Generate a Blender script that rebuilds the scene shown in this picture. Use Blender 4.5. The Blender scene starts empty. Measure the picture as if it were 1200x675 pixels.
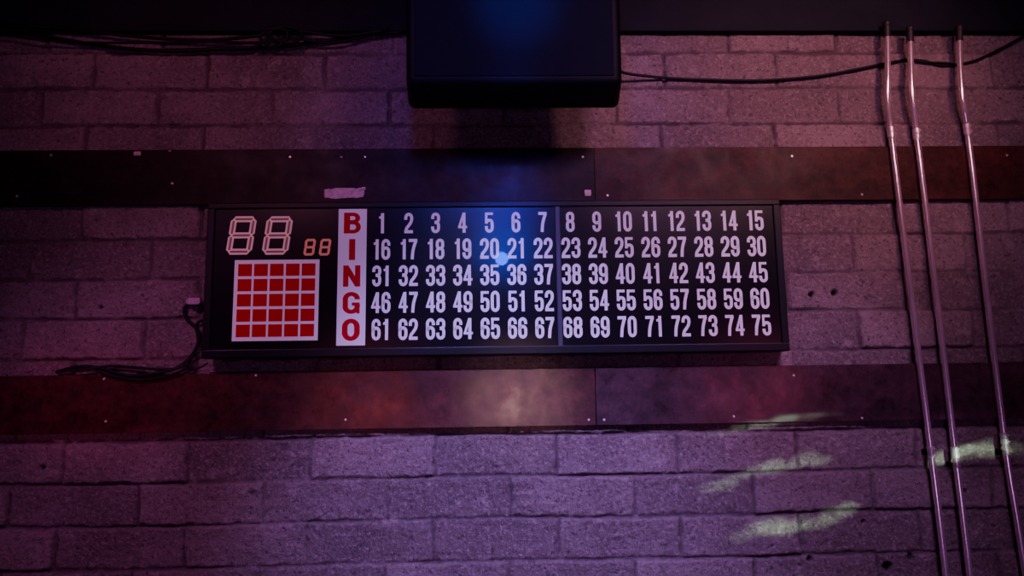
import bpy, bmesh, math, random
import numpy as np
from mathutils import Vector, Matrix
random.seed(4); rng=np.random.default_rng(7)
S=bpy.context.scene
COL=S.collection

# ------------------------------------------------ camera
F=900.0
U=Vector((-90,5937,-900)).normalized()
X=Vector((29400,287,-900)); X=(X-U*X.dot(U)).normalized()
Y=U.cross(X)
R=Matrix((X,Y,U))
C=Vector((0,-2.52,1.6))
cd=bpy.data.cameras.new("camera"); cam=bpy.data.objects.new("camera",cd); COL.objects.link(cam)
cd.sensor_width=36; cd.lens=F/1200*36; cd.clip_start=0.02
cam.matrix_world=Matrix.Translation(C)@R.to_4x4()
S.camera=cam
def W(px,py,y=0.0):
    d=R@Vector(((px-600)/F,(337.5-py)/F,-1))
    t=(y-C.y)/d.y
    return C+d*t

# ------------------------------------------------ materials
def mat(name,col,rough=.5,metal=0,coat=0,coatr=.05,noise=None,bump=None,spec=.5,emit=None,es=0,rr=None,stain=None):
    m=bpy.data.materials.new(name); m.use_nodes=True
    nt=m.node_tree; b=nt.nodes["Principled BSDF"]
    b.inputs["Roughness"].default_value=rough; b.inputs["Metallic"].default_value=metal
    b.inputs["Coat Weight"].default_value=coat; b.inputs["Coat Roughness"].default_value=coatr
    b.inputs["Specular IOR Level"].default_value=spec
    if emit: b.inputs["Emission Color"].default_value=(*emit,1); b.inputs["Emission Strength"].default_value=es
    tc=nt.nodes.new("ShaderNodeTexCoord")
    if noise:
        col2,sc,stretch=noise
        mp=nt.nodes.new("ShaderNodeMapping"); mp.inputs["Scale"].default_value=stretch
        n=nt.nodes.new("ShaderNodeTexNoise"); n.inputs["Scale"].default_value=sc; n.inputs["Detail"].default_value=9; n.inputs["Roughness"].default_value=.7
        r=nt.nodes.new("ShaderNodeValToRGB"); r.color_ramp.elements[0].position=.35; r.color_ramp.elements[1].position=.68
        r.color_ramp.elements[0].color=(*col,1); r.color_ramp.elements[1].color=(*col2,1)
        L=nt.links.new; L(tc.outputs["Object"],mp.inputs[0]); L(mp.outputs[0],n.inputs["Vector"]); L(n.outputs["Fac"],r.inputs[0])
        out=r.outputs[0]
        if stain:
            n3=nt.nodes.new("ShaderNodeTexNoise"); n3.inputs["Scale"].default_value=22; n3.inputs["Detail"].default_value=10; n3.inputs["Roughness"].default_value=.8
            L(tc.outputs["Object"],n3.inputs["Vector"])
            r3=nt.nodes.new("ShaderNodeValToRGB"); r3.color_ramp.elements[0].position=.38; r3.color_ramp.elements[1].position=.66
            r3.color_ramp.elements[0].color=(.4,.4,.4,1); r3.color_ramp.elements[1].color=(1.5,1.4,1.4,1); L(n3.outputs["Fac"],r3.inputs[0])
            mx=nt.nodes.new("ShaderNodeMix"); mx.data_type='RGBA'; mx.blend_type='MULTIPLY'; mx.inputs[0].default_value=1
            L(out,mx.inputs[6]); L(r3.outputs[0],mx.inputs[7]); out=mx.outputs[2]
        L(out,b.inputs["Base Color"])
        if rr:
            mr=nt.nodes.new("ShaderNodeMapRange"); mr.inputs[1].default_value=.3; mr.inputs[2].default_value=.7; mr.inputs[3].default_value=rr[0]; mr.inputs[4].default_value=rr[1]
            n2=nt.nodes.new("ShaderNodeTexNoise"); n2.inputs["Scale"].default_value=9; n2.inputs["Detail"].default_value=8; n2.inputs["Roughness"].default_value=.75
            L(tc.outputs["Object"],n2.inputs["Vector"]); L(n2.outputs["Fac"],mr.inputs[0]); L(mr.outputs[0],b.inputs["Roughness"])
    else: b.inputs["Base Color"].default_value=(*col,1)
    if bump:
        n=nt.nodes.new("ShaderNodeTexNoise"); n.inputs["Scale"].default_value=bump[0]; n.inputs["Detail"].default_value=5
        bp=nt.nodes.new("ShaderNodeBump"); bp.inputs["Strength"].default_value=bump[1]; bp.inputs["Distance"].default_value=.003
        nt.links.new(tc.outputs["Object"],n.inputs["Vector"]); nt.links.new(n.outputs["Fac"],bp.inputs["Height"]); nt.links.new(bp.outputs[0],b.inputs["Normal"])
    return m
M_black=mat("black_plastic",(.012,.011,.015),.38,bump=(300,.1))
M_frame=mat("black_frame_paint",(.007,.006,.010),.38,spec=.25)
M_face=mat("black_acrylic",(.003,.002,.004),.26,coat=.10,coatr=.02,spec=.36)
M_seam=mat("dark_grey_strip",(.05,.047,.075),.35)
M_white=mat("white_print",(.80,.72,.82),.5,emit=(.90,.72,1),es=.075,spec=.2,coat=.10,coatr=.02)  # faint emission added so the white print reads brighter and crisper
M_red=mat("red_print",(.42,.0,.012),.5,emit=(1,.0,.03),es=.045,spec=.1)  # slight red emission added on top of the print colour
M_seg=mat("segment_pink_added_glow",(.82,.58,.58),.4,emit=(1,.60,.58),es=.11)  # segments are off; a small added glow keeps them pale
M_segin=mat("segment_window_dark_red",(.30,.08,.09),.4,emit=(1,.2,.2),es=.03)  # weak added glow in the segment centres too
M_seg2=mat("segment_amber_added_glow",(.9,.36,.24),.4,emit=(1,.33,.2),es=.13)  # emission added to brighten the small orange segments
M_cond=mat("galvanized_steel",(1.0,.76,.77),.20,metal=.75,noise=((.80,.58,.60),25,(1,1,.3)))
M_strap=mat("steel_strap",(.80,.64,.66),.32,metal=.65)
M_tape=mat("black_tape",(.015,.013,.014),.5)
M_cable=mat("black_cable_rubber",(.006,.005,.007),.6,spec=.3)
M_bandA=mat("dark_stained_plank",(.006,.0035,.006),.42,noise=((.030,.010,.013),3,(.5,1,1.6)),bump=(25,.10),rr=(.38,.6),spec=.2,stain=1)
M_bandB=mat("dark_brown_stained_plank",(.026,.008,.008),.42,noise=((.095,.026,.020),3,(.5,1,1.6)),bump=(25,.10),rr=(.38,.6),spec=.2,stain=1)
M_bandC=mat("red_brown_stained_plank",(.030,.008,.009),.36,noise=((.105,.032,.026),3,(.5,1,1.6)),bump=(25,.12),rr=(.22,.40),spec=.45,stain=1)
M_bandD=mat("grey_brown_stained_plank",(.032,.014,.020),.36,noise=((.095,.040,.050),3,(.6,1,1.4)),bump=(25,.12),rr=(.22,.40),spec=.45,stain=1)
M_beam=mat("black_painted_beam",(.005,.005,.012),.7,noise=((.010,.010,.02),6,(1,1,1)),bump=(60,.3),spec=.2)
M_ceil=mat("black_ceiling_paint",(.01,.01,.016),.8)
M_floor=mat("dark_concrete",(.03,.025,.03),.5,noise=((.05,.04,.045),4,(1,1,1)))
M_patch=mat("bare_plaster",(.85,.60,.60),.8,noise=((.45,.26,.28),60,(1,1,1)))
M_screw=mat("screw_metal",(.9,.75,.7),.4,metal=.5)
M_spk=mat("speaker_textured_paint",(.003,.003,.007),.5,bump=(500,.2),spec=.15)
M_grl=mat("speaker_grille_mesh",(.005,.005,.013),.6,bump=(700,.4),spec=.12)
M_plug=mat("grey_plug_plastic",(.45,.32,.38),.5)

# ------------------------------------------------ helpers
def mkobj(name,bm=None,material=None,parent=None,loc=None,smooth=False,mesh=None):
    if mesh is None:
        mesh=bpy.data.meshes.new(name); bm.to_mesh(mesh); bm.free()
        if material: mesh.materials.append(material)
        if smooth:
            for p in mesh.polygons: p.use_smooth=True
    o=bpy.data.objects.new(name,mesh); COL.objects.link(o)
    if loc is not None: o.location=loc
    if parent: o.parent=parent; 
    return o
def empty(name,loc,label,cat,group=None):
    o=bpy.data.objects.new(name,None); o.empty_display_size=.05; COL.objects.link(o); o.location=loc
    tag(o,label,cat,group); return o
def tag(o,label,cat,group=None):
    o["label"]=label; o["category"]=cat
    if group: o["group"]=group
def boxbm(x0,x1,y0,y1,z0,z1,bev=0,seg=2,bm=None):
    own=bm is None
    if own: bm=bmesh.new()
    r=bmesh.ops.create_cube(bm,size=1)
    for v in r["verts"]:
        v.co=Vector((x0 if v.co.x<0 else x1, y0 if v.co.y<0 else y1, z0 if v.co.z<0 else z1))
    if bev>0:
        es=set(e for v in r["verts"] for e in v.link_edges)
        bmesh.ops.bevel(bm,geom=list(es),offset=bev,segments=seg,affect='EDGES',profile=.5)
    return bm
def catmull(P,n=8):
    P=[Vector(p) for p in P]; out=[]
    Q=[P[0]*2-P[1]]+P+[P[-1]*2-P[-2]]
    for i in range(1,len(Q)-2):
        a,b,c,d=Q[i-1],Q[i],Q[i+1],Q[i+2]
        for k in range(n):
            t=k/n
            out.append(.5*((2*b)+(c-a)*t+(2*a-5*b+4*c-d)*t*t+(3*b-a-3*c+d)*t**3))
    out.append(P[-1]); return out
def tubebm(P,r,n=12,bm=None):
    if bm is None: bm=bmesh.new()
    rings=[]; up=Vector((0,1,0)); 
    for i,p in enumerate(P):
        t=(P[min(i+1,len(P)-1)]-P[max(i-1,0)]).normalized()
        s=t.cross(up)
        if s.length<1e-3: s=t.cross(Vector((1,0,0)))
        s.normalize(); q=s.cross(t)
        rr=r(i/(len(P)-1)) if callable(r) else r
        rings.append([bm.verts.new(p+(s*math.cos(2*math.pi*k/n)+q*math.sin(2*math.pi*k/n))*rr) for k in range(n)])
    for a,b in zip(rings,rings[1:]):
        for k in range(n): bm.faces.new((a[k],a[(k+1)%n],b[(k+1)%n],b[k]))
    bm.faces.new(rings[0][::-1]); bm.faces.new(rings[-1])
    return bm

# ------------------------------------------------ wall
CH=.130; Z0=1.6-.486; L=.39; X0=W(512,530,-.01).x
def lattice(seed): return np.random.default_rng(seed).random((256,256))
def vn(x,z,sc,seed):
    g=lattice(seed); x=x*sc+100; z=z*sc+100
    i=np.floor(x).astype(int); j=np.floor(z).astype(int); fx=x-i; fz=z-j
    fx=fx*fx*(3-2*fx); fz=fz*fz*(3-2*fz); i%=256; j%=256; i1=(i+1)%256; j1=(j+1)%256
    return (g[i,j]*(1-fx)+g[i1,j]*fx)*(1-fz)+(g[i,j1]*(1-fx)+g[i1,j1]*fx)*fz
xs=np.arange(-2.6,2.6001,.0046)
zs=np.concatenate([np.arange(0,.9,.05),np.arange(.9,2.96,.0040),np.arange(3.0,3.31,.05)])
GX,GZ=np.meshgrid(xs,zs)
wz=GZ+.008*(vn(GX,GZ,2.5,1)-.5)+.004*(vn(GX,GZ,12,2)-.5)
wx=GX+.014*(vn(GX,GZ,4,3)-.5)+.007*(vn(GX,GZ,16,4)-.5)
row=np.floor((wz-Z0)/CH); fz=(wz-Z0)/CH-row
sh=np.where((row.astype(int)%2)==0,0.0,.42)+ (lattice(9)[row.astype(int)%256,7]-.5)*.06
u=(wx-X0)/L+sh; cu=np.floor(u); fu=u-cu
d=np.minimum(np.minimum(fz,1-fz)*CH,np.minimum(fu,1-fu)*L)-.0018+.0068*(vn(GX,GZ,48,5)-.5)+.003*(vn(GX,GZ,9,15)-.5)
m=np.clip(d/.0065,0,1); m=m*m*(3-2*m)
br=lattice(11)[row.astype(int)%256,cu.astype(int)%256]; br2=lattice(12)[row.astype(int)%256,cu.astype(int)%256]
tilt=(fz-.5)*(br2-.3)*.014
fill=vn(GX,GZ,3.1,21)*.55+vn(GX,GZ,9,22)*.45
m=1-(1-m)*np.clip(1.80-fill*1.85,.22,1)
YY=-(.0105*m+m*(br-.5)*.009+m*tilt+.0040*(vn(GX,GZ,16,6)-.5)+.0032*(vn(GX,GZ,60,8)-.5)+.0022*(vn(GX,GZ,150,18)-.5))
hole=np.zeros_like(YY)
for (px,py,rr) in [(951,345,.011),(978,343,.012),(949,655,.011),(1041,664,.016),(1068,653,.012),(1012,612,.007),(50,548,.009),(905,640,.006),(118,360,.007),(1130,575,.007)]:
    p=W(px,py,-.01); dd=np.hypot(GX-p.x,GZ-p.z)+.003*(vn(GX,GZ,80,10)-.5)
    h=np.clip((rr-dd)/.004,0,1); hole=np.maximum(hole,h)
YY=YY+hole*.018
nx,nz=len(xs),len(zs)
co=np.stack([GX,YY,GZ],-1).reshape(-1,3)
idx=np.arange(nx*nz).reshape(nz,nx)
fa=np.stack([idx[:-1,:-1],idx[:-1,1:],idx[1:,1:],idx[1:,:-1]],-1).reshape(-1,4)
me=bpy.data.meshes.new("wall_back")
me.vertices.add(len(co)); me.vertices.foreach_set("co",co.ravel())
me.loops.add(fa.size); me.loops.foreach_set("vertex_index",fa.ravel())
me.polygons.add(len(fa)); me.polygons.foreach_set("loop_start",np.arange(len(fa))*4)
me.update(); me.validate()
me.polygons.foreach_set("use_smooth",np.ones(len(fa),bool))
at=me.attributes.new("brick","FLOAT_COLOR","POINT")
at.data.foreach_set("color",np.stack([m,br,hole,np.ones_like(m)],-1).reshape(-1).astype(np.float32))
mw=bpy.data.materials.new("painted_block_wall"); mw.use_nodes=True; nt=mw.node_tree; Lk=nt.links.new; b=nt.nodes["Principled BSDF"]
b.inputs["Roughness"].default_value=.40
a=nt.nodes.new("ShaderNodeAttribute"); a.attribute_name="brick"
sp=nt.nodes.new("ShaderNodeSeparateColor"); Lk(a.outputs["Color"],sp.inputs[0])
tc=nt.nodes.new("ShaderNodeTexCoord")
def mixc(fac,A,B,bt='MIX'):
    n=nt.nodes.new("ShaderNodeMix"); n.data_type='RGBA'; n.blend_type=bt
    for s,v in ((0,fac),(6,A),(7,B)):
        if hasattr(v,"links"): Lk(v,n.inputs[s])
        else: n.inputs[s].default_value=v
    return n.outputs[2]
def noise(sc,det=5,ro=.6):
    n=nt.nodes.new("ShaderNodeTexNoise"); n.inputs["Scale"].default_value=sc; n.inputs["Detail"].default_value=det; n.inputs["Roughness"].default_value=ro
    Lk(tc.outputs["Object"],n.inputs["Vector"]); return n.outputs["Fac"]
def ramp(fac,p0,p1,c0=(0,0,0,1),c1=(1,1,1,1)):
    r=nt.nodes.new("ShaderNodeValToRGB"); r.color_ramp.elements[0].position=p0; r.color_ramp.elements[1].position=p1
    r.color_ramp.elements[0].color=c0; r.color_ramp.elements[1].color=c1; Lk(fac,r.inputs[0]); return r.outputs[0]
c=mixc(sp.outputs[1],(.17,.11,.115,1),(.31,.21,.21,1))
c=mixc(ramp(noise(3.5,8,.7),.42,.62),c,(.15,.095,.10,1))
c=mixc(ramp(noise(14,8,.75),.55,.66),c,(.34,.24,.24,1))
c=mixc(ramp(noise(110,4,.7),.51,.72),c,(.43,.31,.31,1))
c=mixc(ramp(noise(75,4,.8),.36,.45,(1,1,1,1),(0,0,0,1)),c,(.075,.045,.055,1))
c=mixc(ramp(noise(9,7,.8),.31,.39,(1,1,1,1),(0,0,0,1)),c,(.08,.05,.06,1))
c=mixc(sp.outputs[0],(.105,.065,.075,1),c)
c=mixc(sp.outputs[2],c,(.01,.006,.008,1))
Lk(c,b.inputs["Base Color"])
bp=nt.nodes.new("ShaderNodeBump"); bp.inputs["Strength"].default_value=1.0; bp.inputs["Distance"].default_value=.005
ad=nt.nodes.new("ShaderNodeMath"); ad.operation='ADD'; Lk(noise(150,6,.7),ad.inputs[0]); Lk(noise(45,4),ad.inputs[1])
Lk(ad.outputs[0],bp.inputs["Height"]); Lk(bp.outputs[0],b.inputs["Normal"])
me.materials.append(mw)
wall=bpy.data.objects.new("wall_back",me); COL.objects.link(wall); wall["kind"]="structure"

o=mkobj("floor",boxbm(-2.6,2.6,-6,0.0,-.1,0),M_floor); o["kind"]="structure"
o=mkobj("ceiling",boxbm(-2.6,2.6,-6,0.02,3.3,3.4),M_ceil); o["kind"]="structure"
zb=W(700,36,-.04).z
o=mkobj("trim_1",boxbm(-2.6,2.6,-.04,.004,zb,3.3,.004),M_beam); o["kind"]="structure"
beam_z=zb

# ------------------------------------------------ planks
PF=-.032; PB=-.0125
def screwmesh():
    bm=bmesh.new()
    bmesh.ops.create_cone(bm,cap_ends=True,segments=14,radius1=.0045,radius2=.003,depth=.003,matrix=Matrix.Rotation(math.pi/2,4,'X'))
    boxbm(-.0035,.0035,-.0019,-.0013,-.0005,.0005,bm=bm)
    me=bpy.data.meshes.new("screw"); bm.to_mesh(me); bm.free(); me.materials.append(M_screw); return me
SM=screwmesh()
def plank(xa,xb,pt,pb_,material,label,screws,grp):
    ztop=W(600,pt,PF).z; zbot=W(600,pb_,PF).z
    root=empty("wall_plank",((xa+xb)/2,PB,zbot),label,"plank",grp)
    bm=boxbm(xa,xb,PF,PB,zbot,ztop,.0012)
    bm.transform(Matrix.Translation(-root.location))
    mkobj("board",bm,material,root)
    for px,py in screws:
        p=W(px,py,PF); mkobj("screw",mesh=SM,parent=root,loc=Vector((p.x,PF-.001,min(max(p.z,zbot+.008),ztop-.008)))-root.location)
    return root
xs1=W(697,205,PF).x; xs2=W(698,465,PF).x
g="dark planks screwed along the block wall"
pA=plank(-2.58,xs1-.0002,173.5,237,M_bandA,"near-black stained plank above the bingo board with a torn patch",[(428,184),(202,215),(60,182),(340,184),(683,184),(20,230)],g)
pB=plank(xs1+.0002,2.58,173.5,237,M_bandB,"dark brown stained plank running behind the metal conduits",[(712,229),(928,183),(1010,228),(1180,182)],g)
pC=plank(-2.58,xs2-.0010,432.5,500,M_bandC,"reddish brown stained plank below the bingo board",[(124,494),(405,492),(690,492),(122,444),(300,440)],g)
pD=plank(xs2+.0010,2.58,432.5,500,M_bandD,"greyish purple stained plank below the bingo board",[(708,492),(930,440),(1010,490),(860,488)],g)
def chip(px,py,w,h,parent,name,seed):
    r=random.Random(seed); bm=bmesh.new(); p=W(px,py,PF); n=34
    outl=[]
    for k in range(n):
        a=2*math.pi*k/n; q=6
        cx=math.copysign(abs(math.cos(a))**(2/q),math.cos(a)); sz=math.copysign(abs(math.sin(a))**(2/q),math.sin(a))
        j=1-r.random()*.26
        outl.append((cx*w/2*(1-.25*(1-j)),sz*h/2*j))
    f=[bm.verts.new((x,-.0012,z)) for x,z in outl]; bk=[bm.verts.new((x*1.03,0.0004,z*1.03)) for x,z in outl]
    bm.faces.new(f)
    for k in range(n): bm.faces.new((f[k],bk[k],bk[(k+1)%n],f[(k+1)%n]))
    o=mkobj(name,bm,M_patch,parent,Vector((p.x,PF-.0002,p.z))-parent.location)
    o["label"]="bare pinkish torn patch"
chip(403,226.5,.134,.038,pA,"torn_patch",3)
chip(426,221,.014,.012,pA,"chip",5); chip(161,180,.024,.016,pA,"chip",6); 
chip(689,226,.022,.024,pA,"chip",8); chip(400,184,.007,.006,pA,"chip",9); chip(199,177,.006,.006,pA,"chip",10)

# ------------------------------------------------ bingo board
BF=-.095; BK=-.033; FC=BF+.006
bx0=W(239.5,329,BF).x; bx1=W(920,322,BF).x; bz1=W(578,235.5,BF).z; bz0=W(582,415.5,BF).z
root=empty("bingo_board",((bx0+bx1)/2,BK,bz0),"black bingo flashboard with white numbers and red letters on the wall","bingo board")
def rel(bm): bm.transform(Matrix.Translation(-root.location)); return bm
bw=.024
bm=boxbm(bx0,bx1,BF,BK,bz1-bw*.8,bz1,.003)
boxbm(bx0,bx1,BF,BK,bz0,bz0+bw*1.1,.003,bm=bm)
boxbm(bx0,bx0+bw,BF,BK,bz0+bw,bz1-bw*.7,.003,bm=bm)
boxbm(bx1-bw,bx1,BF,BK,bz0+bw,bz1-bw*.7,.003,bm=bm)
mkobj("frame",rel(bm),M_frame,root)
sx=W(655,325,FC).x
bm=boxbm(bx0+.01,sx-.004,FC,BK-.01,bz0+.01,bz1-.01); mkobj("face_panel",rel(bm),M_face,root)
bm=boxbm(sx+.004,bx1-.01,FC,BK-.01,bz0+.01,bz1-.01); mkobj("face_panel",rel(bm),M_face,root)
bm=boxbm(sx-.0075,sx+.0075,FC-.003,FC+.004,bz0+bw,bz1-bw*.7,.002); mkobj("joining_strip",rel(bm),M_seam,root)

# stroke font -------------------------------------------------
def arc(cx,cy,rx,ry,a0,a1,n=14):
    return [(cx+rx*math.cos(math.radians(a0+(a1-a0)*k/n)),cy+ry*math.sin(math.radians(a0+(a1-a0)*k/n))) for k in range(n+1)]
A=.145
def smooth(pts,n=5):
    return [(v.x,v.y) for v in catmull([(x,y,0) for x,y in pts],n)]
six=[(A,.68)]+arc(0,.75,A,.185,0,180)+arc(0,.25,A,.185,180,360)+arc(0,.40,A,.17,0,172)
def rot(p): return [(-x,1-y) for x,y in p]
G={
'0':[(arc(0,.73,A,.205,0,180)+arc(0,.27,A,.205,180,360),True)],
'1':[([(.04,0),(.04,1)],False),([(-.13,.775),(-.06,.79),(0,.84),(.02,.93)],False,.11)],
'2':[([(-A,.66)]+arc(0,.76,A,.175,180,0)+smooth([(A,.76),(A,.68),(.11,.54),(.0,.37),(-.10,.24),(-.135,.08)])[1:],False),([(-.215,.07),(.215,.07)],False)],
'3':[([(-A,.69)]+arc(0,.78,A,.155,180,0)+smooth([(A,.78),(A,.66),(.09,.55),(-.05,.525)])[1:],False),(smooth([(-.05,.525),(.09,.50),(A,.38),(A,.23)])+arc(0,.23,A,.165,0,-180)+[(-A,.32)],False)],
'4':[([(.08,0),(.08,1)],False),([(-.22,.28),(.23,.28)],False,.12),([(.06,.97),(-.16,.30)],False,.11)],
'5':[([(-.2,.935),(.19,.935)],False,.13),([(-.145,.98),(-.155,.44)],False,.12),(smooth([(-.155,.47),(-.09,.58),(.02,.61),(.12,.55),(A,.42),(A,.24)])+arc(0,.24,A,.175,0,-180)+[(-A,.32)],False)],
'6':[(six,False)],'9':[(rot(six),False)],
'7':[([(-.21,.93),(.21,.93)],False),(smooth([(.15,.92),(.07,.68),(.0,.40),(-.035,0)]),False)],
'8':[(arc(0,.79,.135,.14,0,180)+arc(0,.665,.135,.135,180,360),True),(arc(0,.37,A,.155,0,180)+arc(0,.235,A,.17,180,360),True)],
'B':[([(-.2,0),(-.2,1)],False,.22),([(-.2,.915),(.02,.915)]+arc(.02,.735,.165,.18,90,-90)+[(-.2,.555)],False,.17),([(-.2,.52),(.03,.52)]+arc(.03,.3025,.185,.2175,90,-90)+[(-.2,.085)],False,.17)],
'I':[([(0,0),(0,1)],False,.22)],
'N':[([(-.21,0),(-.21,1)],False,.19),([(.21,0),(.21,1)],False,.19),([(-.21,.94),(.21,.06)],False,.20)],
'G':[([(.21,.66)]+arc(0,.68,.21,.235,0,180)+arc(0,.32,.21,.235,180,345)+[(.22,.42)],False,.19),([(.02,.44),(.295,.44)],False,.15),([(.245,.44),(.245,.0)],False,.11)],
'O':[(arc(0,.62,.215,.29,0,180)+arc(0,.38,.215,.29,180,360),True,.20)],
}
def strokes(bm,items,s0,h,ox,y,hs=1):
    for it in items:
        pts=it[0]; closed=it[1]; s=it[2] if len(it)>2 else s0
        P=[Vector(p) for p in pts]
        Q=[P[0]]
        for p in P[1:]:
            if (p-Q[-1]).length>1e-4: Q.append(p)
        if closed and (Q[0]-Q[-1]).length<1e-3: Q.pop()
        n=len(Q); a=[];bb=[]
        for i in range(n):
            if closed: t0=(Q[i]-Q[i-1]).normalized(); t1=(Q[(i+1)%n]-Q[i]).normalized()
            else:
                t1=(Q[i+1]-Q[i]).normalized() if i<n-1 else None
                t0=(Q[i]-Q[i-1]).normalized() if i>0 else t1
                if t1 is None: t1=t0
            t=(t0+t1).normalized(); nn=Vector((-t.y,t.x)); k=1/max(.6,nn.dot(Vector((-t1.y,t1.x))))
            for lst,sg in ((a,1),(bb,-1)):
                q=Q[i]+nn*sg*s/2*k
                lst.append(bm.verts.new(((q.x*hs+ox)*h,y,q.y*h)))
        for i in range(n if closed else n-1):
            j=(i+1)%n; f=bm.faces.new((a[i],a[j],bb[j],bb[i]))
            f.normal_update()
            if f.normal.y>0: f.normal_flip()
        y-=.00006
    return y
def numbermesh(txt,h,s=.152,adv=.49):
    bm=bmesh.new()
    adw=[adv if ch!='1' else adv*.86 for ch in txt]; tot=sum(adw); x=-tot/2
    for ch,w in zip(txt,adw):
        strokes(bm,G[ch],s,h,x+w/2,0,.97); x+=w
    me=bpy.data.meshes.new("number"); bm.to_mesh(me); bm.free(); return me
NY=FC-.0006
nx0=W(447,325,NY).x; nx1=W(888,322,NY).x
rz=[W(590,p,NY).z for p in (260.5,291.5,322.5,353.5,384.5)]
r_top,r_bot=rz[0],rz[-1]
nh=W(600,311,NY).z-W(600,335,NY).z
for i in range(75):
    r,cc=divmod(i,15)
    x=nx0+(nx1-nx0)*cc/14+( .002 if cc>=7 else -.001); z=r_top+(r_bot-r_top)*r/4
    me_=numbermesh(str(i+1),nh); me_.materials.append(M_white)
    mkobj("number",mesh=me_,parent=root,loc=Vector((x,NY,z-nh/2))-root.location)
# BINGO column
cx0=W(395.5,325,FC).x; cx1=W(429,325,FC).x; cz1=W(412,245,FC).z; cz0=W(412,405,FC).z
base=Vector(((cx0+cx1)/2,FC-.0015,cz0))
bm=boxbm(cx0-base.x,cx1-base.x,0,.0017,0,cz1-cz0,.0004,1)
colp=mkobj("letter_column",bm,M_white,root,base-root.location); colp["label"]="white column with red letters BINGO"
lh=nh*1.03
for ch,py in zip("BINGO",(261.5,292.5,323.5,355,386.5)):
    bm=bmesh.new(); strokes(bm,G[ch],.16,lh,0,0,1.30)
    zz=W(412,py,FC).z
    mkobj("letter",bm,M_red,colp,Vector((0,-.0005,zz-lh/2-base.z)))
# pattern grid
gx0=W(273.5,350,FC).x; gx1=W(373.5,350,FC).x; gz1=W(323,304.5,FC).z; gz0=W(323,399.5,FC).z
base=Vector(((gx0+gx1)/2,FC-.0015,gz0))
bm=boxbm(gx0-base.x,gx1-base.x,0,.0017,0,gz1-gz0,.0004,1)
gp=mkobj("pattern_display",bm,M_white,root,base-root.location); gp["label"]="white panel with five by five red squares"
GW=gx1-gx0; GH=gz1-gz0
sqw=GW*.162; sqh=GH*.152
bm=boxbm(-sqw/2,sqw/2,-.0006,0,-sqh/2,sqh/2,.0002,1); sqm=bpy.data.meshes.new("red_square"); bm.to_mesh(sqm); bm.free(); sqm.materials.append(M_red)
for r in range(5):
    for k in range(5):
        mkobj("red_square",mesh=sqm,parent=gp,loc=Vector(((k-2)*GW*.187,0,GH/2+(r-2)*GH*.187)))
# seven segment digits
def segdigit(px0,px1,py0,py1,m_out,m_in,th,inner=.42,lab="unlit pale pink seven-segment digit with faint added glow"):
    a=W(px0,(py0+py1)/2,FC); b_=W(px1,(py0+py1)/2,FC); zt=W((px0+px1)/2,py0,FC).z; zb_=W((px0+px1)/2,py1,FC).z
    w=b_.x-a.x; h=zt-zb_; sl=.12; w2=w-sl*h
    base=Vector((a.x,FC-.0006,zb_))
    bm=boxbm(-.002,w+.002,0.0003,.0007,-.003,h+.003)
    par=mkobj("digit_display",bm,M_face,root,base-root.location); par["label"]=lab
    t=th*w
    def seg(cx,cz,ln,vert):
        obs=[]
        for (tt,l2,yy,mm) in ((t,ln,-.0004,m_out),(t*inner,ln-t*.62,-.0007,m_in)):
            e=l2/2; hh=tt/2; ch=hh*.75
            pts=[(-e,0),(-e+ch,hh),(e-ch,hh),(e,0),(e-ch,-hh),(-e+ch,-hh)]
            if vert: pts=[(-q,p) for p,q in pts]
            obs.append((pts,yy,mm))
        bm=bmesh.new(); 
        for k,(pts,yy,mm) in enumerate(obs):
            vs=[bm.verts.new((cx+p+sl*(cz+q),yy,cz+q)) for p,q in pts]; f=bm.faces.new(vs); f.material_index=k
        o=mkobj("segment",bm,obs[0][2],par); o.data.materials.append(obs[1][2])
    g_=t*.22
    hl=w2-t-g_; vl=(h-t)/2-g_
    for cz in (t/2,h/2,h-t/2): seg(w2/2,cz,hl+t*.55,False)
    for cx in (t/2,w2-t/2):
        for cz in (h/4+t/4,h*.75-t/4): seg(cx,cz,vl+t*.40,True)
segdigit(265,301,253.5,298.5,M_seg,M_segin,.20,.34)
segdigit(307,343.5,253.5,298.5,M_seg,M_segin,.20,.34)
segdigit(355.5,370.5,280,299.5,M_seg2,M_segin,.19,.12,"small amber seven-segment digit")
segdigit(373.5,388.5,280,299.5,M_seg2,M_segin,.19,.12,"small amber seven-segment digit")

# ------------------------------------------------ speaker
fy=-.40; Dp=.165
p0=W(476,99,fy); p1=W(729.5,100,fy); zbot=(p0.z+p1.z)/2; sw=p1.x-p0.x; scx=(p0.x+p1.x)/2
pb0=W(479,130,fy+Dp); pb1=W(725,130,fy+Dp)
H=.52
spk=empty("wall_speaker",(scx,0,zbot),"large black loudspeaker cabinet hung on the wall above the bingo board","loudspeaker")
bm=bmesh.new()
zbk=pb0.z-zbot
xl=pb0.x-scx; xr=pb1.x-scx
lo=[bm.verts.new(v) for v in ((-sw/2,fy,0),(sw/2,fy,0),(xr,fy+Dp,zbk),(xl,fy+Dp,zbk))]
hi=[bm.verts.new(v) for v in ((-sw/2,fy-.03,H),(sw/2,fy-.03,H),(xr,fy+Dp-.03,H),(xl,fy+Dp-.03,H))]
bm.faces.new(lo[::-1]); bm.faces.new(hi)
for k in range(4): bm.faces.new((lo[k],lo[(k+1)%4],hi[(k+1)%4],hi[k]))
bmesh.ops.recalc_face_normals(bm,faces=bm.faces)
bmesh.ops.bevel(bm,geom=list(bm.edges),offset=.022,segments=5,affect='EDGES',profile=.5)
mkobj("cabinet",bm,M_spk,spk,smooth=True)
bm=boxbm(-sw/2+.024,sw/2-.024,-.003,.006,.026,H-.026,.003)
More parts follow.
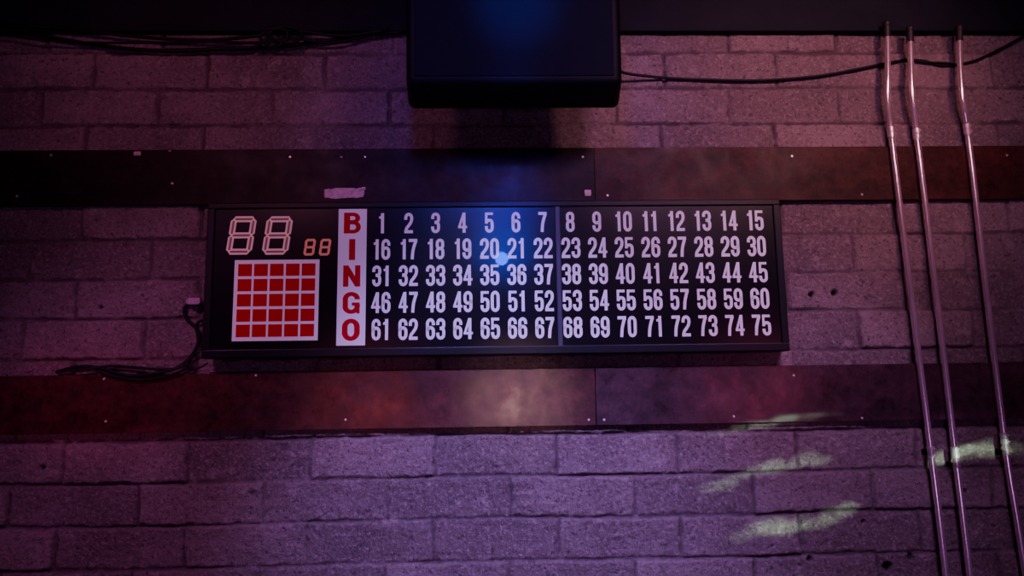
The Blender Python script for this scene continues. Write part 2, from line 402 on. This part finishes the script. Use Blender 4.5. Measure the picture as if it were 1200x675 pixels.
bm.transform(Matrix.Translation((0,fy,0))@Matrix.Rotation(math.atan(.03/H),4,'X'))
mkobj("front_grille",bm,M_grl,spk)
bm=boxbm(-.11,.11,-.055,-.041,.34,.46,.004)
boxbm(-.10,-.085,fy+Dp-.03,-.05,.35,.45,.002,bm=bm); boxbm(.085,.10,fy+Dp-.03,-.05,.35,.45,.002,bm=bm)
boxbm(-.12,.12,fy+Dp-.034,fy+Dp-.012,.34,.46,.002,bm=bm)
mkobj("wall_bracket",bm,M_black,spk)

# ------------------------------------------------ conduits
def conduit(pts,label,coups,strap_py,grp="metal conduits on the block wall"):
    P=[W(*p) for p in pts]
    root=empty("metal_conduit",(P[-1].x,P[-1].y,P[-1].z),label,"conduit",grp)
    path=catmull(P,8); r=.0102
    def at(py):
        best=min(path,key=lambda q:abs(q.z-W(pts[0][0],py,q.y).z)); i=path.index(best)
        j=min(i+1,len(path)-1); return best,(path[j]-path[j-1 if j==i else i]).normalized()
    bm=tubebm(path,r,20); bm.transform(Matrix.Translation(-root.location)); mkobj("pipe",bm,M_cond,root,smooth=True)
    for py in coups:
        q,t=at(py); pp=[q-t*.018,q-t*.0175,q-t*.002,q,q+t*.002,q+t*.0175,q+t*.018]
        rr=[.0118,.0124,.0124,.0114,.0124,.0124,.0118]
        bm=tubebm(pp,lambda u_,rr=rr:rr[int(round(u_*6))],16)
        for s in (-1,1):
            c=q+t*.010*s
            m4=Matrix.Translation(c+Vector((.0085,-.0105,0)))@Matrix.Rotation(math.radians(-50),4,'Z')@Matrix.Rotation(math.pi/2,4,'Y')
            bmesh.ops.create_cone(bm,cap_ends=True,segments=8,radius1=.0026,radius2=.0026,depth=.006,matrix=m4)
        bm.transform(Matrix.Translation(-root.location)); mkobj("coupling",bm,M_strap,root)
    q0,q1=path[0],path[3]; t=(q1-q0).normalized()
    pp=[q0-t*.004,q0,q0+t*.012,q0+t*.013,q0+t*.05,q0+t*.052]; rr=[.0115,.0135,.0135,.0120,.0120,.011]
    bm=tubebm(pp,lambda u_,rr=rr:rr[int(round(u_*5))],16); bm.transform(Matrix.Translation(-root.location)); mkobj("end_connector",bm,M_tape,root)
    for py in strap_py:
        q,t=at(py)
        bm=bmesh.new(); n=14; rings=[]
        for s in (-.009,.009):
            ring_=[]
            prof=[(.034,-.011-q.y+.0),(.014,-.011-q.y)]+[(.0125*math.cos(a_),-.0125*math.sin(a_)) for a_ in [math.pi*k/n for k in range(n+1)]]+[(-.0125,-.011-q.y)]
            for x_,y_ in prof: ring_.append(bm.verts.new(q+Vector((x_,y_,s))))
            rings.append(ring_)
        for k in range(len(rings[0])-1): bm.faces.new((rings[0][k],rings[0][k+1],rings[1][k+1],rings[1][k]))
        bmesh.ops.solidify(bm,geom=list(bm.faces),thickness=.0015)
        bm.transform(Matrix.Translation(-root.location)); s_=mkobj("pipe_strap",bm,M_strap,root)
        mkobj("screw",mesh=SM,parent=s_,loc=q+Vector((.026,-q.y-.0145,0))-root.location)
    return root
yi=-.045; yo=-.066
conduit([(1039,27,yo),(1040,60,yo),(1040,95,yo),(1040,120,yo+.006),(1044,155,yi),(1053,230,yi),(1070.5,370,yi),(1091,530,yi),(1102,620,yi),(1108.5,676,yi),(1113,715,yi)],
  "thin galvanized conduit with a black taped top beside the board",[156,523],[537])
conduit([(1066,33,yo),(1067,65,yo),(1068,100,yo),(1070,125,yo+.006),(1074,157,yi),(1083,230,yi),(1100,370,yi),(1119,530,yi),(1130,620,yi),(1136.5,676,yi),(1141,715,yi)],
  "thin galvanized conduit between two others on the wall",[158,527],[542])
conduit([(1124,32,yo),(1124.5,70,yo),(1127,110,yo),(1130,130,yo+.006),(1134,157,yi),(1143,230,yi),(1159,370,yi),(1179,530,yi),(1191,605,yi),(1202,676,yi),(1207,715,yi)],
  "thin galvanized conduit standing apart from its two neighbours",[152,522],[524])

# ------------------------------------------------ cables
def cable(name,strands,label,grp=None,plug=None):
    P0=W(*strands[0][0][0])
    root=empty(name,P0,label,"cable",grp)
    for pts,r in strands:
        bm=tubebm(catmull([W(*p) for p in pts],10),r,10); bm.transform(Matrix.Translation(-root.location))
        mkobj("cord",bm,M_cable,root,smooth=True)
    return root
k=-.02; kk=-.03
cable("hanging_cable",[([(-60,30,kk),(0,34,kk),(60,44,kk),(130,55,kk),(200,60,kk),(260,57,kk),(320,55,kk),(380,48,kk),(430,40,kk),(470,38,kk)],.0068),
  ([(-60,24,kk-.015),(0,29,kk-.015),(80,34,kk-.015),(160,43,kk-.01),(240,47,kk-.01),(300,42,kk-.015),(325,36,kk-.02),(350,36,kk-.02),(400,42,kk-.015),(450,36,kk-.02)],.006),
  ([(-60,40,kk-.012),(0,41,kk-.012),(50,47,kk-.016),(110,50,kk-.018),(180,50,kk-.018),(250,49,kk-.02),(310,50,kk-.025),(345,46,kk-.025),(390,50,kk-.012),(430,41,kk-.012),(455,33,kk-.02)],.004),
  ([(296,57,kk-.02),(310,48,kk-.03),(320,35,kk-.035),(336,36,kk-.035),(334,50,kk-.03),(318,55,kk-.02),(305,42,kk-.035),(328,31,kk-.035),(354,37,kk-.03),(344,50,kk-.03),(322,46,kk-.038),(312,36,kk-.038),(336,30,kk-.035)],.0055)],
  "black cables sagging and knotted below the dark beam")
cable("hanging_cable",[([(722,82,-.07),(740,87,-.05),(790,92,k),(850,94,k),(900,94,k),(960,89,k),(1010,80,k-.003),(1050,72,k),(1080,71,k),(1105,77,k),(1140,72,k),(1175,56,k),(1200,42,k-.005),(1225,26,-.05)],.0048),
 ([(1030,78,k-.006),(1060,70,k-.006),(1085,73,k-.006),(1110,74,k-.006),(1120,77,k-.004)],.004)],
  "thin black cable draped across the wall from the speaker")
k2=-.022
pc=cable("power_cord",[([(240,357,-.05),(232,356,k2-.01),(222,356,k2),(216,362,k2),(219,374,k2),(229,383,k2),(234,394,k2),(230,408,k2),(221,421,k2),(205,432,-.04),(185,437,-.042),(150,440,-.042),(115,431,-.026),(90,430,k2),(66,436,k2)],.0055),
  ([(243,378,-.05),(236,376,k2-.01),(230,382,k2),(232,400,k2),(226,418,k2),(212,430,-.038),(190,433,-.042),(160,431,-.026),(130,429,k2),(100,433,-.03),(75,434,-.03)],.0045),
  ([(222,421,-.04),(215,433,-.042),(195,441,-.042),(165,445,-.042),(135,441,-.042),(112,434,-.04)],.004),
  ([(243,426,-.045),(236,430,-.042),(224,434,-.042),(212,430,-.042)],.003)],
  "tangled black power cord looping down from the board's side")
p=W(228,353.5,-.03)
bm=boxbm(-.02,.022,-.012,.01,-.011,.011,.003); boxbm(-.026,-.018,-.006,.006,-.006,.006,.002,bm=bm)
o=mkobj("plug",bm,M_plug,pc,p-pc.location); o["label"]="pale grey connector"

# ------------------------------------------------ lights
def spot(name,loc,target,color,energy,deg,blend=1.0,rad=.05,sx_=1,sy_=1,xdir=None):
    l=bpy.data.lights.new(name,'SPOT'); l.color=color; l.energy=energy; l.spot_size=math.radians(deg); l.spot_blend=blend; l.shadow_soft_size=rad
    o=bpy.data.objects.new(name,l); COL.objects.link(o)
    loc=Vector(loc); z=(loc-Vector(target)).normalized()
    xd=Vector(xdir) if xdir else Vector((1,0,0))
    x=(xd-z*xd.dot(z)).normalized(); y=z.cross(x)
    m3=Matrix((x,y,z)).transposed()
    o.matrix_world=Matrix.Translation(loc)@m3.to_4x4()@Matrix.Diagonal((sx_,sy_,1,1))
    return o
def mirror(px,py,yp,t):
    Pm=W(px,py,yp); dd=(Pm-C).normalized(); return Pm+Vector((dd.x,-dd.y,dd.z))*t
spot("room_wash_light",(.9,-1.9,3.1),W(840,280),(.74,.30,.64),56,98,1,.15)
spot("pink_stage_light",(1.5,-1.7,3.1),W(920,120),(1,.42,.44),70,64,1,.13)
spot("magenta_stage_light",(-1.1,-1.9,3.1),W(310,90),(.72,.18,.36),40,66,1,.16)
spot("purple_stage_light",(-.1,-1.9,3.1),W(600,640),(.40,.29,1),370,42,1,.08)
spot("violet_stage_light",(1.1,-1.9,3.1),W(860,620),(.54,.27,.90),125,44,1,.08)
spot("plum_stage_light",(-1.5,-1.8,3.1),W(220,620),(.64,.15,.54),92,44,1,.1)
spot("red_accent_light",(-1.2,-2.6,.9),W(120,468),(1,.05,.10),34,20,1,.1,1,.5)
spot("blue_wash_light",(-.1,-2.3,3.1),W(600,130,-.2),(.10,.07,1),62,42,1,.16)
spot("board_blue_light",(.05,-2.3,3.2),W(602,285),(.05,.035,1),185,18,1,.06,.42,1)
spot("speaker_blue_light",(.1,-2.6,3.2),W(606,-10,-.42),(.03,.07,1),420,11,1,.05,.8,1)
spot("warm_lamp",mirror(606,468,PF,3.2),W(606,468),(1,.52,.48),58,9,1,.05)
spot("rose_lamp",mirror(880,456,PF,3.0),W(880,462),(1,.12,.32),20,12,1,.12)
spot("amber_lamp",mirror(440,472,PF,3.0),W(440,468),(1,.12,.08),20,12,1,.12)
l=bpy.data.lights.new("low_fill_light",'AREA'); l.shape='RECTANGLE'; l.size=1.8; l.size_y=.5; l.color=(.58,.24,.78); l.energy=15  # added soft fill from low in front, softens the shadow under the speaker
o=bpy.data.objects.new("low_fill_light",l); COL.objects.link(o); o.location=(.5,-4.3,.9); o.rotation_euler=(Vector((.2,0,2.2))-o.location).to_track_quat('-Z','Y').to_euler()
# blue led whose mirror image shows in the glossy board
spot("blue_stage_light",mirror(588,303,FC,3.1),W(589,301),(0.0,.07,1),62,5,1,.048)
# green projected streaks, each made of overlapping soft dashes
gl=Vector((1.9,-3.2,2.3)); rg=random.Random(21)
for (xa,ya,xb,yb,hp,e,n) in [(824,571,970,535,19,1.0,8),(860,630,1003,599,22,1.15,8),(866,500,945,492,12,.8,4),(1082,540,1125,530,19,1.4,3),(1105,538,1165,522,23,1.9,4),(905,492,975,486,9,.4,3),(1150,525,1195,528,20,1.4,3),(828,508,880,500,11,.5,3)]:
    for i in range(n):
        t=(i+.5)/n; L2=rg.uniform(1.1,1.9)/n; off=rg.uniform(-.26,.26)*hp
        xa2=xa+(xb-xa)*(t-L2*.6); xb2=xa+(xb-xa)*(t+L2*.6); ya2=ya+(yb-ya)*(t-L2*.6)+off; yb2=ya+(yb-ya)*(t+L2*.6)+off
        a_=W(xa2,ya2,-.01); b_=W(xb2,yb2,-.01); ct=(a_+b_)/2; dist=(ct-gl).length
        ln=(b_-a_).length; ht=hp/360*rg.uniform(.45,.85)
        spot("green_beam",gl,ct,(.55,1,.66),430*e*rg.uniform(.3,1.15)*(1 if 0<i<n-1 else .6),math.degrees(2*math.atan(ln*.62/dist)),.85,.006,1,ht/ln,b_-a_)
w=bpy.data.worlds.new("world"); S.world=w; w.use_nodes=True
w.node_tree.nodes["Background"].inputs[0].default_value=(.28,.08,.44,1); w.node_tree.nodes["Background"].inputs[1].default_value=.05
